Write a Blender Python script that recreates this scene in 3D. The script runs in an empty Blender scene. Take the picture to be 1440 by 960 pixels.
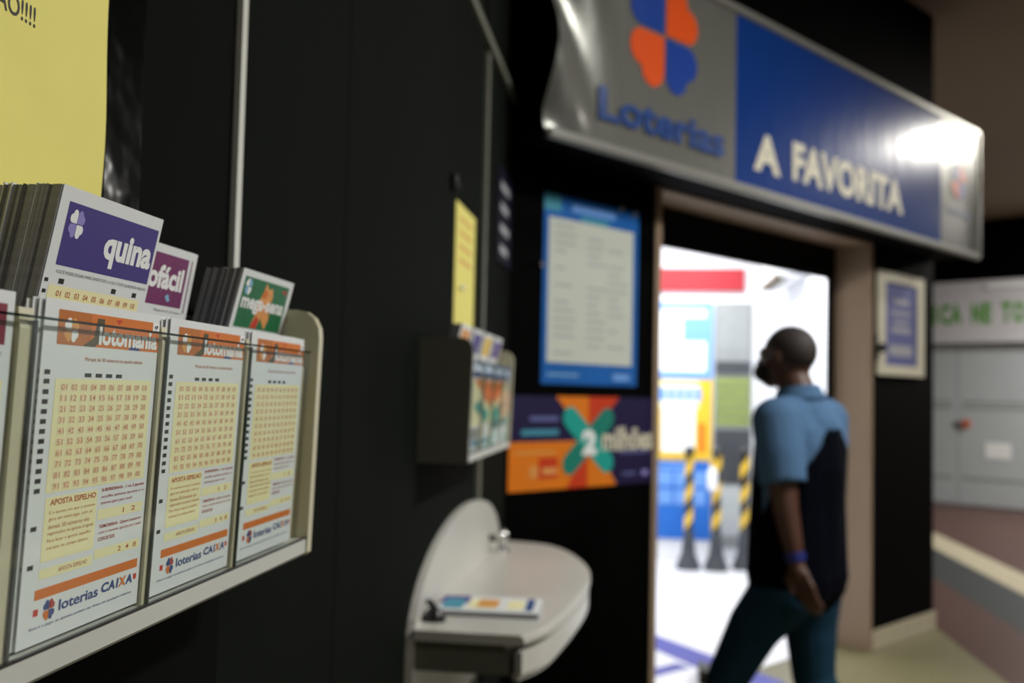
import bpy, bmesh, math, random
from mathutils import Vector, Matrix
random.seed(7)
SC = bpy.context.scene
COL = SC.collection

# ------------------------------------------------------------------ camera
S = 1.10                        # metres per modelling unit (everything below is laid out in units, scaled once at the end)
H = 1.33
YAW, PITCH, ROLL, ANG = (math.radians(a) for a in (7.367, 2.924, 1.285, 38.035))
fw = Vector((-math.sin(YAW)*math.cos(PITCH), math.cos(YAW)*math.cos(PITCH), math.sin(PITCH)))
r0 = Vector((math.cos(YAW), math.sin(YAW), 0)); u0 = r0.cross(fw)
rr = math.cos(ROLL)*r0 + math.sin(ROLL)*u0
uu = -math.sin(ROLL)*r0 + math.cos(ROLL)*u0
cam = bpy.data.objects.new('camera', bpy.data.cameras.new('camera'))
COL.objects.link(cam)
cam.matrix_world = Matrix(((rr.x, uu.x, -fw.x, 0), (rr.y, uu.y, -fw.y, 0), (rr.z, uu.z, -fw.z, H*S), (0, 0, 0, 1)))
cam.data.sensor_width = 36.0
cam.data.lens = 35.0
cam.data.clip_start = 0.02
cam.data.dof.use_dof = True
cam.data.dof.focus_distance = 0.69*S
cam.data.dof.aperture_fstop = 4.5
SC.camera = cam

# ------------------------------------------------------------------ world, exposure, lights
w = bpy.data.worlds.new('world'); SC.world = w; w.use_nodes = True
w.node_tree.nodes['Background'].inputs[0].default_value = (0.9, 0.95, 1.0, 1)
w.node_tree.nodes['Background'].inputs[1].default_value = 0.03
SC.view_settings.view_transform = 'Standard'
SC.view_settings.look = 'None'
SC.view_settings.exposure = 0.0
SC.view_settings.gamma = 1.0
SC.view_settings.use_curve_mapping = False
# name, place (units), size x, size y (m), watts, colour: every one sits just below a lamp fixture built further down
LAMPS = [
    ('corridor', (2.4, 2.3, 3.58), 0.35, 1.2, 195, (1.0, 0.98, 0.93)),
    ('corridor', (2.4, -0.9, 3.58), 0.35, 1.2, 34, (1.0, 0.97, 0.90)),
    ('corridor', (4.46, 7.36, 3.58), 0.30, 0.30, 130, (1.0, 0.95, 0.86)),
    ('corridor', (6.0, 10.6, 3.58), 0.5, 0.5, 330, (1.0, 0.96, 0.90)),
    ('shop', (0.35, 6.3, 2.66), 1.1, 0.5, 34, (0.95, 0.97, 1.0)),
    ('shop', (0.25, 7.5, 2.66), 1.1, 0.5, 34, (0.95, 0.97, 1.0)),
]
for nm, p, sx, sy, pw, c in LAMPS:
    ld = bpy.data.lights.new('lamp_light', 'AREA'); ld.shape = 'RECTANGLE'; ld.size = sx; ld.size_y = sy
    ld.energy = pw; ld.color = c
    lo = bpy.data.objects.new('lamp_light', ld); COL.objects.link(lo); lo.location = (p[0]*S, p[1]*S, p[2]*S-0.012)

# ------------------------------------------------------------------ materials
def lin(h):
    h = h.lstrip('#'); v = [int(h[i:i+2], 16)/255 for i in (0, 2, 4)]
    return tuple((x/12.92 if x <= .04045 else ((x+.055)/1.055)**2.4) for x in v) + (1,)
MATS = {}
def mat(name, hexc, rough=.55, metal=0, spec=.5, noise=0, nscale=30, bump=0, bscale=60, coat=0, stretch=None, emit=0):
    if name in MATS: return MATS[name]
    m = bpy.data.materials.new(name); m.use_nodes = True; nt = m.node_tree; N = nt.nodes; L = nt.links
    b = N['Principled BSDF']; col = lin(hexc)
    b.inputs['Base Color'].default_value = col; b.inputs['Roughness'].default_value = rough
    b.inputs['Metallic'].default_value = metal; b.inputs['Specular IOR Level'].default_value = spec
    if coat: b.inputs['Coat Weight'].default_value = coat; b.inputs['Coat Roughness'].default_value = .08
    if emit: b.inputs['Emission Color'].default_value = col; b.inputs['Emission Strength'].default_value = emit
    tc = N.new('ShaderNodeTexCoord'); src = tc.outputs['Object']
    if stretch:
        mp = N.new('ShaderNodeMapping'); mp.inputs['Scale'].default_value = stretch; L.new(src, mp.inputs[0]); src = mp.outputs[0]
    if noise:
        n = N.new('ShaderNodeTexNoise'); n.inputs['Scale'].default_value = nscale; n.inputs['Detail'].default_value = 4
        L.new(src, n.inputs['Vector'])
        mx = N.new('ShaderNodeMix'); mx.data_type = 'RGBA'
        mx.inputs[6].default_value = tuple(max(0, c*(1-noise)) for c in col[:3])+(1,)
        mx.inputs[7].default_value = tuple(min(1, c*(1+noise)) for c in col[:3])+(1,)
        L.new(n.outputs['Fac'], mx.inputs[0]); L.new(mx.outputs[2], b.inputs['Base Color'])
    if bump:
        n2 = N.new('ShaderNodeTexNoise'); n2.inputs['Scale'].default_value = bscale; n2.inputs['Detail'].default_value = 3
        L.new(src, n2.inputs['Vector'])
        bp = N.new('ShaderNodeBump'); bp.inputs['Strength'].default_value = bump; bp.inputs['Distance'].default_value = .01
        L.new(n2.outputs['Fac'], bp.inputs['Height']); L.new(bp.outputs[0], b.inputs['Normal'])
    MATS[name] = m; return m
def clear(name, tint, gain=.9, base=.02, rough=.03, bump=0, bscale=40):
    m = bpy.data.materials.new(name); m.use_nodes = True; nt = m.node_tree; N = nt.nodes; L = nt.links
    N.remove(N['Principled BSDF']); out = N['Material Output']
    t = N.new('ShaderNodeBsdfTransparent'); t.inputs[0].default_value = lin(tint)
    g = N.new('ShaderNodeBsdfGlossy'); g.inputs['Roughness'].default_value = rough
    lw = N.new('ShaderNodeLayerWeight'); pw = N.new('ShaderNodeMath'); pw.operation = 'POWER'; pw.inputs[1].default_value = 5
    ma = N.new('ShaderNodeMath'); ma.operation = 'MULTIPLY_ADD'; ma.inputs[1].default_value = gain; ma.inputs[2].default_value = base
    L.new(lw.outputs['Facing'], pw.inputs[0]); L.new(pw.outputs[0], ma.inputs[0])
    mx = N.new('ShaderNodeMixShader'); L.new(ma.outputs[0], mx.inputs[0]); L.new(t.outputs[0], mx.inputs[1]); L.new(g.outputs[0], mx.inputs[2])
    if bump:
        tc = N.new('ShaderNodeTexCoord'); n2 = N.new('ShaderNodeTexNoise'); n2.inputs['Scale'].default_value = bscale
        L.new(tc.outputs['Object'], n2.inputs['Vector']); bp = N.new('ShaderNodeBump'); bp.inputs['Strength'].default_value = bump
        bp.inputs['Distance'].default_value = .01
        L.new(n2.outputs['Fac'], bp.inputs['Height']); L.new(bp.outputs[0], g.inputs['Normal']); L.new(bp.outputs[0], lw.inputs['Normal'])
    L.new(mx.outputs[0], out.inputs[0]); MATS[name] = m; return m

mat('wall_panel', '#141714', .75, spec=.015, noise=.25, nscale=3, stretch=(1, 1, .15), bump=.08, bscale=200)
mat('wall_panel_gloss', '#0c0d0c', .6, spec=.015, noise=.3, nscale=6)
mat('black_wall', '#020202', .7, spec=.03, noise=.2, nscale=5)
mat('seam', '#050505', .9, spec=.1)
mat('white_strip', '#c9cac2', .45, noise=.05)
mat('grey_strip', '#6d7064', .5, noise=.1)
mat('cream_plastic', '#c6c1a4', .4, noise=.05, nscale=15)
mat('grey_plastic', '#c0c2bb', .4, noise=.04, nscale=15)
mat('shade_grey', '#64655b', .5, noise=.06, nscale=12)  # darker grey with shade put into the colour, for unlit faces
mat('white_paper', '#dfe3e4', .6, noise=.025, nscale=60)
mat('edge_paper', '#9c9ca4', .85, noise=.3, nscale=220)
mat('edge_paper_dark', '#68686e', .85, noise=.3, nscale=220)
mat('number_ink', '#c88a5e', .6)
mat('cream_paper', '#efe9b6', .6, noise=.02)
mat('yellow_paper', '#e8de74', .65, noise=.035, nscale=25)
mat('black_ink', '#0b0b0c', .6)
mat('grey_ink', '#6f7378', .6)
mat('orange_block', '#b8660f', .55, noise=.1, nscale=60)
mat('orange_ink', '#d4700a', .55, noise=.08, nscale=60)
mat('orange_text', '#b9622e', .6)
mat('red_text', '#a83a35', .6)
mat('red_ink', '#c2311c', .6)
mat('tan_ink', '#d99a4a', .6)
mat('field_ink', '#f0ddb4', .6)
mat('brown_ink', '#4b4020', .55)
mat('blue_ink', '#23407f', .6)
mat('teal_ink', '#3f8fa8', .6)
mat('purple_ink', '#35247c', .55, noise=.1, nscale=30)
mat('purple_deep', '#4d2a86', .55)
mat('purple_light', '#8f86c9', .55)
mat('magenta_ink', '#701f5c', .55, noise=.25, nscale=60)
mat('pale_blue_ink', '#7fb2d6', .55)
mat('green_ink', '#0c6a3e', .55, noise=.3, nscale=50)
mat('peach_ink', '#dd9a55', .55, noise=.25, nscale=90)
mat('maroon_ink', '#7d1c34', .55)
mat('white_ink', '#eef0f0', .5)
mat('acrylic_edge', '#2c3a36', .25)
mat('chrome', '#d8d8d8', .12, metal=1)
mat('black_plastic', '#0d0d0e', .35)
mat('shelf_white', '#c4c3bc', .32, noise=.04, nscale=8)
mat('silver_vinyl', '#787973', .3, metal=.4, spec=.5, coat=.15, noise=.06, nscale=6, bump=.2, bscale=7, stretch=(2.2, .6, 1))
mat('blue_vinyl', '#02357f', .22, spec=.35, coat=.25, noise=.1, nscale=4, bump=.13, bscale=9, stretch=(2.5, .5, 1))
mat('sign_orange', '#e2510c', .35)
mat('sign_blue', '#0b3c96', .35)
mat('sign_text_blue', '#0b3c80', .4)
mat('sign_cream', '#d8d3bd', .45)
mat('sign_metal', '#a2a29c', .35, metal=.6)
mat('jamb_stone', '#95806a', .5, noise=.15, nscale=14, stretch=(1, .2, 1))
mat('shutter_dark', '#060606', .6, spec=.1)
mat('poster_blue', '#0d5fb0', .45, noise=.25, nscale=5)
mat('poster_white', '#c9cfc4', .5, noise=.03)
mat('poster_orange', '#e07808', .5, noise=.06, nscale=6)
mat('poster_red', '#c8380c', .5)
mat('sign_navy', '#080820', .6, spec=.1)
mat('poster_purple', '#12063c', .5)
mat('poster_teal', '#12a094', .5)
mat('poster_teal_dark', '#0a7c6c', .5)
mat('notice_violet', '#5e639a', .5)
mat('notice_pale', '#a9a9b0', .5)
mat('floor_beige', '#6e694a', .45, noise=.4, nscale=30)
mat('floor_maroon', '#4c2e27', .4, noise=.3, nscale=14)
mat('floor_slate', '#2d3233', .4, noise=.3, nscale=14)
mat('floor_cream', '#b3aa92', .45, noise=.15, nscale=14)
mat('shop_floor', '#e8e9ee', .35, noise=.03, nscale=4)
mat('floor_blue', '#3a40a0', .5)
mat('shop_wall', '#eceef2', .6, noise=.02)
mat('shop_red', '#a00c1e', .5)
mat('shop_grey', '#8d9293', .5, noise=.1, nscale=8)
mat('shop_dark', '#3b3f44', .5, noise=.15, nscale=8)
mat('shop_olive', '#7c8a4a', .6, noise=.3, nscale=18)
mat('shop_yellow', '#e0b82e', .5, noise=.12, nscale=6)
mat('shop_sky', '#6f9fe4', .5, noise=.1, nscale=4)
mat('shop_blue', '#1d6ac8', .5, noise=.15, nscale=4)
mat('ceiling_beige', '#7d705c', .8, noise=.08, nscale=2)
mat('facade_grey', '#b4bbbe', .55, noise=.06, nscale=2)
mat('fascia_white', '#cfced2', .4, noise=.05, nscale=2)
mat('fascia_green', '#4f9a1c', .5)
mat('lamp_body', '#d9d9d6', .5)
mat('diffuser', '#fff6e8', .5, emit=5)
mat('skin', '#4a2d20', .5, noise=.1, nscale=30)
mat('hair', '#2a2320', .7, noise=.3, nscale=120)
mat('shirt_blue', '#4c6a8c', .9, spec=.1, noise=.08, nscale=40)
mat('shirt_navy', '#04060f', .9, spec=.05, noise=.2, nscale=40)
mat('jeans', '#183447', .9, spec=.1, noise=.3, nscale=18)
mat('mask_black', '#0a0a0c', .8)
mat('shoe', '#0c0c0d', .5)
mat('band_blue', '#16236e', .5)
mat('brass_red', '#b5562a', .4)
clear('acrylic', '#fcfefd', gain=.5)
clear('film', '#e2e5e3', gain=.10, base=.012, rough=.12, bump=.3, bscale=14)
clear('acrylic_rim', '#828e88', gain=.6, base=.03)

# ------------------------------------------------------------------ geometry helpers
_tc = {}
def text_geo(s, bold=0.0):
    k = (s, bold)
    if k in _tc: return _tc[k]
    cu = bpy.data.curves.new('t', 'FONT'); cu.body = s; cu.size = 1; cu.offset = bold; cu.resolution_u = 3
    o = bpy.data.objects.new('t', cu); COL.objects.link(o)
    dg = bpy.context.evaluated_depsgraph_get(); me = bpy.data.meshes.new_from_object(o.evaluated_get(dg))
    v = [(a.co.x, a.co.y) for a in me.vertices]; f = [tuple(p.vertices) for p in me.polygons]
    bpy.data.objects.remove(o); bpy.data.curves.remove(cu); bpy.data.meshes.remove(me)
    _tc[k] = (v, f); return v, f

class G:
    """collects shapes; build() links them as one mesh object"""
    def __init__(s): s.v = []; s.f = []; s.m = []; s.mats = []
    def mi(s, m):
        if m not in s.mats: s.mats.append(m)
        return s.mats.index(m)
    def add(s, v, f, m):
        b = len(s.v); i = s.mi(m); s.v += [tuple(p) for p in v]
        for q in f: s.f.append(tuple(b+j for j in q)); s.m.append(i)
    def box(s, x0, x1, y0, y1, z0, z1, m, b=0):
        if b <= 0:
            v = [(x, y, z) for x in (x0, x1) for y in (y0, y1) for z in (z0, z1)]
            s.add(v, [(0, 1, 3, 2), (4, 6, 7, 5), (0, 4, 5, 1), (2, 3, 7, 6), (0, 2, 6, 4), (1, 5, 7, 3)], m); return
        bm = bmesh.new(); bmesh.ops.create_cube(bm, size=1)
        for q in bm.verts: q.co = Vector(((x0+x1)/2+q.co.x*(x1-x0), (y0+y1)/2+q.co.y*(y1-y0), (z0+z1)/2+q.co.z*(z1-z0)))
        bmesh.ops.bevel(bm, geom=list(bm.edges), offset=b, segments=2, affect='EDGES')
        bm.verts.index_update(); s.add([q.co[:] for q in bm.verts], [[q.index for q in p.verts] for p in bm.faces], m); bm.free()
    def poly(s, pts, z, m):                       # flat polygon in the xy plane
        s.add([(x, y, z) for x, y in pts], [tuple(range(len(pts)))], m)
    def rect(s, x0, y0, x1, y1, z, m): s.poly([(x0, y0), (x1, y0), (x1, y1), (x0, y1)], z, m)
    def prism(s, pts, a0, a1, m, axis='z'):       # polygon swept along an axis; pts are the other two coordinates in order
        n = len(pts)
        def P(p, a): return {'z': (p[0], p[1], a), 'y': (p[0], a, p[1]), 'x': (a, p[0], p[1])}[axis]
        s.add([P(p, a0) for p in pts]+[P(p, a1) for p in pts],
              [tuple(range(n))[::-1], tuple(range(n, 2*n))]+[(i, (i+1) % n, n+(i+1) % n, n+i) for i in range(n)], m)
    def tube(s, path, rad, m, n=12, cap=True):
        rings = []; rad = rad if isinstance(rad, (list, tuple)) else [rad]*len(path)
        P = [Vector(p) for p in path]; base = len(s.v); vs = []; fs = []
        ref = None
        for i, p in enumerate(P):
            d = (P[min(i+1, len(P)-1)]-P[max(i-1, 0)]).normalized()
            if ref is None: ref = Vector((0, 0, 1)) if abs(d.z) < .9 else Vector((1, 0, 0))
            a = d.cross(ref).normalized(); b = d.cross(a)
            r = rad[i] if isinstance(rad[i], (tuple, list)) else (rad[i], rad[i])
            vs += [tuple(p+a*math.cos(t)*r[0]+b*math.sin(t)*r[1]) for t in (2*math.pi*k/n for k in range(n))]
        for i in range(len(P)-1):
            for k in range(n): fs.append((i*n+k, i*n+(k+1) % n, (i+1)*n+(k+1) % n, (i+1)*n+k))
        if cap: fs += [tuple(range(n))[::-1], tuple(range((len(P)-1)*n, len(P)*n))]
        s.add(vs, fs, m)
    def ball(s, c, r, m, n=12, k=8):
        r = r if isinstance(r, (tuple, list)) else (r, r, r); vs = [(c[0], c[1], c[2]-r[2])]; fs = []
        for i in range(1, k):
            t = math.pi*i/k
            for j in range(n):
                a = 2*math.pi*j/n; vs.append((c[0]+r[0]*math.sin(t)*math.cos(a), c[1]+r[1]*math.sin(t)*math.sin(a), c[2]-r[2]*math.cos(t)))
        vs.append((c[0], c[1], c[2]+r[2])); e = len(vs)-1
        for j in range(n):
            fs.append((0, 1+(j+1) % n, 1+j)); fs.append((e, e-n+j, e-n+(j+1) % n))
            for i in range(k-2): fs.append((1+i*n+j, 1+i*n+(j+1) % n, 1+(i+1)*n+(j+1) % n, 1+(i+1)*n+j))
        s.add(vs, fs, m)
    def text(s, t, x0, y0, x1, y1, z, m, bold=0.0, shear=0.0):   # lettering fitted to a box
        v, f = text_geo(t, bold)
        xs = [p[0] for p in v]; ys = [p[1] for p in v]; a, b, c, d = min(xs), max(xs), min(ys), max(ys)
        kx = (x1-x0)/(b-a); ky = (y1-y0)/(d-c)
        s.add([(x0+(p[0]-a)*kx+shear*(p[1]-c)*ky, y0+(p[1]-c)*ky, z) for p in v], f, m)
    def clover(s, cx, cy, rx, ry, z, cols, gap=.03):             # four heart leaves: TL, TR, BL, BR
        for (sx, sy), m in zip(((-1, 1), (1, 1), (-1, -1), (1, -1)), cols):
            p = [(0, 0), (.62, 0)] + [(.62+.31*math.cos(t), .31+.31*math.sin(t)) for t in (math.radians(q) for q in range(-75, 91, 15))]
            p += [(.31+.31*math.cos(t), .62+.31*math.sin(t)) for t in (math.radians(q) for q in range(0, 181, 15))]
            s.poly([(cx+sx*(gap+a)*rx/.96, cy+sy*(gap+b)*ry/.96) for a, b in p][::(1 if sx*sy > 0 else -1)], z, m)
    def mesh(s, name):
        me = bpy.data.meshes.new(name); me.from_pydata(s.v, [], s.f)
        for m in s.mats: me.materials.append(MATS[m])
        me.polygons.foreach_set('material_index', s.m); me.update(); return me
    def build(s, name, parent=None, smooth=False):
        me = s.mesh(name)
        if smooth:
            me.polygons.foreach_set('use_smooth', [True]*len(me.polygons))
        return link(name, me, parent)
def link(name, me, parent=None):
    o = bpy.data.objects.new(name, me); COL.objects.link(o)
    if parent: o.parent = parent
    return o
def fr(org, right, up):
    r = Vector(right).normalized(); u = Vector(up).normalized(); n = r.cross(u).normalized(); o = Vector(org)
    return Matrix(((r.x, u.x, n.x, o.x), (r.y, u.y, n.y, o.y), (r.z, u.z, n.z, o.z), (0, 0, 0, 1)))
def tag(o, label, cat, group=None):
    o['label'] = label; o['category'] = cat
    if group: o['group'] = group
    return o
def struct(o, label=None, cat=None):
    o['kind'] = 'structure'
    if label: o['label'] = label
    if cat: o['category'] = cat
    return o
def thing(name, label, cat, M=None, group=None):
    o = bpy.data.objects.new(name, None); COL.objects.link(o); o.empty_display_size = .05
    if M is not None: o.matrix_world = M
    return tag(o, label, cat, group)
def smooth(o, ang=35):
    me = o.data; me.polygons.foreach_set('use_smooth', [True]*len(me.polygons))
    try: me.set_sharp_from_angle(angle=math.radians(ang))
    except Exception: pass
    return o

WX = -.455                                    # face of the left wall
K = Vector((WX, 3.408, 0))                    # the corner where the shop front starts
D2 = Vector((math.sin(ANG), math.cos(ANG), 0)); N2 = Vector((math.cos(ANG), -math.sin(ANG), 0))
UP = Vector((0, 0, 1)); YA = Vector((0, 1, 0)); XA = Vector((1, 0, 0))
def WALL(y, z, off=0): return fr((WX+off, y, z), YA, UP)             # frame on the left wall: x along, y up, z out
def FRONT(u, z, off=0): return fr(K+D2*u+N2*off+UP*z, D2, UP)        # frame on the shop front
CEIL = 3.66

# ------------------------------------------------------------------ the setting
def sbox(name, x0, x1, y0, y1, z0, z1, m, label, cat, M=None, parent=None, b=0):
    g = G(); g.box(x0, x1, y0, y1, z0, z1, m, b); o = g.build(name, parent)
    if M is not None: o.matrix_world = M
    if parent is None: struct(o, label, cat)
    return o
# floor: slab and the inlaid bands that run along the passage
fl = sbox('floor', -1.4, 9, -3, 15, -.12, -.012, 'floor_beige', 'speckled floor slab of the passage', 'floor')
for x0, x1, m in ((-1.4, 1.76, 'floor_beige'), (1.76, 2.235, 'floor_maroon'), (2.235, 2.68, 'floor_slate'), (2.68, 3.0, 'floor_cream'), (3.0, 9, 'floor_maroon')):
    sbox('floor_band', x0+.001, x1-.001, -3, 15, -.012, 0 if x1 > 1.8 else -.0005, m, None, None, parent=fl)
sbox('ceiling', -1.4, 9, -3, 15.6, CEIL, CEIL+.1, 'ceiling_beige', 'beige ceiling of the passage', 'ceiling')
# left wall and its cladding panels
wl = sbox('wall_left', WX-.12, WX-.012, -3, 3.4, 0, CEIL, 'seam', 'dark panelled wall beside the dispensers', 'wall')
for y0, y1, m in ((-3, 1.0555, 'wall_panel_gloss'), (1.0565, 1.479, 'wall_panel'), (1.482, 2.783, 'wall_panel'), (2.82, 3.405, 'wall_panel')):
    sbox('panel', WX-.012, WX, y0, y1, 0, CEIL, m, None, None, parent=wl)
struct(sbox('trim_1', WX, WX+.007, 1.049, 1.063, 1.30, CEIL, 'white_strip', 'thin white strip down the dark wall behind the near dispenser', 'trim'))
t2 = sbox('trim_2', WX-.010, WX+.010, 2.787, 2.817, 0, 2.31, 'grey_strip', 'grey upright conduit on the dark wall behind the far dispenser', 'trim')
t3 = sbox('trim_3', WX, WX+.014, 2.2, 3.395, 2.335, 2.36, 'grey_strip', 'grey level conduit high on the dark wall near the corner', 'trim')
# shop front
g = G()
g.box(-.04, .82, 0, CEIL, -.2, 0, 'black_wall'); g.box(.82, 2.75, 2.2, CEIL, -.2, 0, 'black_wall'); g.box(2.75, 3.55, 0, CEIL, -.2, 0, 'black_wall')
wf = g.build('wall_front'); wf.matrix_world = FRONT(0, 0); struct(wf, 'black shop front around the open doorway', 'wall')
d1 = thing('door_1', 'open shop doorway with tan stone frame and raised dark shutter', 'doorway', FRONT(0, 0)); struct(d1)
g = G(); g.box(2.72, 2.75, 0, 2.19, -.2, .006, 'jamb_stone'); g.build('jamb', d1)
g = G(); g.box(.822, .86, 0, 2.19, -.2, .006, 'jamb_stone'); g.build('jamb', d1)
g = G(); g.box(.86, 2.72, 2.17, 2.2, -.2, .006, 'jamb_stone'); g.build('head', d1)
for i in range(5):
    g = G(); g.box(.86, 2.72, 1.995+i*.04, 2.033+i*.04, -.235-(i % 2)*.003, -.2+(i % 2)*.003, 'shutter_dark', .004); g.build('slat', d1)
g = G(); g.box(2.68, 2.72, 0, 2.17, -.23, -.2, 'shutter_dark'); g.build('shutter_rail', d1)
g = G(); g.box(2.75, 3.56, 0, .105, 0, .014, 'floor_cream', .003); o = g.build('baseboard_right'); o.matrix_world = FRONT(0, 0); struct(o, 'cream skirting at the foot of the black pillar', 'baseboard')
# shop interior
a = K+D2*.84-N2*.2; b = K+D2*2.74-N2*.2; c = K+D2*0-N2*.2
g = G(); g.prism([(a.x, a.y), (b.x, b.y), (1.12, 10), (-.75, 10), (-.75, c.y), (c.x, c.y)], .0, .006, 'shop_floor', 'z')
sf = g.build('floor_shop'); struct(sf, 'white floor inside the bright shop', 'floor')
for P in ([(-.30, 6.20), (-.30, 5.985), (.52, 4.655), (.70, 4.84)], [(-.02, 4.83), (.10, 4.83), (.27, 5.02), (.20, 5.09)]):
    g = G(); g.prism(P, .006, .008, 'floor_blue', 'z'); g.build('floor_stripe', sf)
sbox('wall_shop_back', -.75, 1.12, 8.25, 8.35, 0, 2.75, 'shop_wall', 'white back wall inside the bright shop', 'wall')
sbox('wall_shop_right', 1.12, 1.22, 5.86, 10, 0, 2.75, 'shop_wall', 'white right-hand wall of the bright shop', 'wall')
sbox('wall_shop_left', -.85, -.75, 3.55, 8.35, 0, 2.75, 'shop_wall', 'white left-hand wall of the bright shop', 'wall')
g = G(); g.prism([(a.x-.6, a.y-.47), (b.x, b.y), (1.22, 5.9), (1.22, 10), (-.85, 10), (-.85, 3.5)], 2.75, 2.83, 'shop_wall', 'z')
struct(g.build('ceiling_shop'), 'white ceiling of the bright shop', 'ceiling')

# ------------------------------------------------------------------ lamps
for i, (nm, p, sx, sy, pw, c) in enumerate(LAMPS):
    t = thing('ceiling_lamp', ['long ceiling lamp of the passage beside the writing shelf', 'long ceiling lamp of the passage behind the camera',
              'square ceiling lamp of the passage mirrored in the shop sign', 'square ceiling lamp of the passage before the grey shutter',
              'ceiling lamp inside the shop nearest the doorway', 'ceiling lamp inside the shop over the queue posts'][i], 'lamp', Matrix.Translation(p), 'ceiling lamps')
    top = (CEIL if nm == 'corridor' else 2.75)-p[2]; hx, hy = sx/2/S, sy/2/S
    g = G(); g.box(-hx-.03, hx+.03, -hy-.03, hy+.03, .006, top, 'lamp_body', .004); g.build('housing', t)
    g = G(); g.box(-hx, hx, -hy, hy, -.004, .006, 'diffuser'); g.build('diffuser', t)

# ------------------------------------------------------------------ slip printing
def lotomania(g, w, h):
    X = lambda s: s*w; Y = lambda t: (1-t)*h; z = .00012; z2 = .00022; z3 = .00032
    R = lambda s0, t0, s1, t1, m, zz=z: g.rect(X(s0), Y(t1), X(s1), Y(t0), zz, m)
    T = lambda s, s0, t0, s1, t1, m, b=0, zz=z2, sh=0: g.text(s, X(s0), Y(t1), X(s1), Y(t0), zz, m, b, sh)
    R(.10, .028, 1.0, .13, 'orange_ink')
    R(.10, .028, .36, .13, 'orange_block', z+.00005)
    g.poly([(X(.40), Y(.13)), (X(.30), Y(.13)), (X(.39), Y(.10)), (X(.41), Y(.04)), (X(.47), Y(.04)), (X(.47), Y(.10))], z2, 'brown_ink')
    g.clover(X(.205), Y(.085), .055*w, .036*h, z2, ('white_ink', 'tan_ink', 'tan_ink', 'white_ink'))
    R(.93, .028, 1.0, .060, 'white_ink', z2); T('g', .945, .038, .985, .062, 'black_ink', .02, z3)
    g.poly([(X(.57), Y(.036)), (X(.63), Y(.036)), (X(.60), Y(.052))], z2, 'red_ink')
    g.poly([(X(.70), Y(.13)), (X(.82), Y(.13)), (X(.76), Y(.105))], z2, 'blue_ink')
    T('lotomania', .43, .060, .985, .122, 'white_ink', .04, z3)
    T('Marque de 50 números no quadro abaixo', .33, .162, .85, .178, 'orange_text')
    for k in range(4): R(.34+k*.09, .212, .395+k*.09, .224, 'black_ink')
    R(.115, .23, .96, .565, 'cream_paper')
    for r in range(10):
        for c in range(10):
            cx = .185+c*.079; cy = .255+r*.0325; n = '%02d' % ((r*10+c+1) % 100)
            R(cx-.026, cy-.011, cx+.026, cy+.011, 'field_ink', z2)
            T(n, cx-.021, cy-.0085, cx+.021, cy+.0085, 'number_ink', .005, z3)
    marks(g, w, h)
    R(.12, .578, .535, .765, 'cream_paper')
    T('APOSTA ESPELHO', .155, .585, .52, .603, 'orange_text', .03)
    for k, l in enumerate(('É a aposta em que o sistema', 'gera um novo jogo, com os', 'demais 50 números não', 'registrados na aposta original.', 'Para fazer a aposta espelho', 'marque no campo abaixo')):
        T(l, .155, .617+k*.021, .52-.02*(k % 3), .630+k*.021, 'orange_text')
    R(.12, .785, .535, .815, 'cream_paper'); T('APOSTA ESPELHO', .26, .793, .49, .806, 'orange_text', 0)
    T('SURPRESINHA - 1 ou 2 apostas', .57, .578, .97, .592, 'red_text', .01); T('escolha quantas apostas e o', .57, .600, .97, .612, 'red_text'); T('sistema gera para você', .57, .620, .86, .632, 'red_text')
    R(.55, .645, .97, .678, 'cream_paper'); T('1  2', .78, .654, .90, .670, 'orange_text', .01)
    T('TEIMOSINHA - Quero concorrer', .57, .695, .97, .708, 'red_text', .01); T('com a mesma aposta por mais', .57, .715, .97, .727, 'red_text'); T('concursos', .57, .735, .72, .747, 'red_text')
    R(.55, .772, .97, .803, 'cream_paper'); T('2  4  8', .76, .781, .94, .797, 'orange_text', .01)
    footer(g, w, h)
def marks(g, w, h):
    for t in [.205, .232]+[.262+.0285*k for k in range(11)]+[.655, .765]:
        g.rect(.030*w, (1-t-.014)*h, .072*w, (1-t)*h, 0.00012, 'black_ink')
def footer(g, w, h, bar='orange_ink'):
    X = lambda s: s*w; Y = lambda t: (1-t)*h; z2 = .00022
    g.rect(X(.10), Y(.872), X(.97), Y(.842), 0.00012, bar)
    g.rect(X(.10), Y(.906+.012), X(.135), Y(.898), 0.00012, 'red_ink'); g.rect(X(.94), Y(.912), X(.97), Y(.893), 0.00012, 'red_ink')
    g.clover(X(.215), Y(.91), .042*w, .030*h, z2, ('blue_ink', 'red_text', 'orange_ink', 'blue_ink'))
    g.text('loterias', X(.29), Y(.925), X(.61), Y(.892), z2, 'blue_ink', .02)
    for c, x0, x1, m in (('C', .635, .70, 'blue_ink'), ('A', .70, .765, 'blue_ink'), ('I', .775, .79, 'blue_ink'), ('X', .795, .865, 'orange_ink'), ('A', .865, .93, 'blue_ink')):
        g.text(c, X(x0), Y(.920), X(x1), Y(.889), z2, m, .04, .15)
    g.text('Esse é o jogo: as apostas podem ser feitas em qualquer lotérica', X(.08), Y(.958), X(.93), Y(.947), z2, 'blue_ink')

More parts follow.
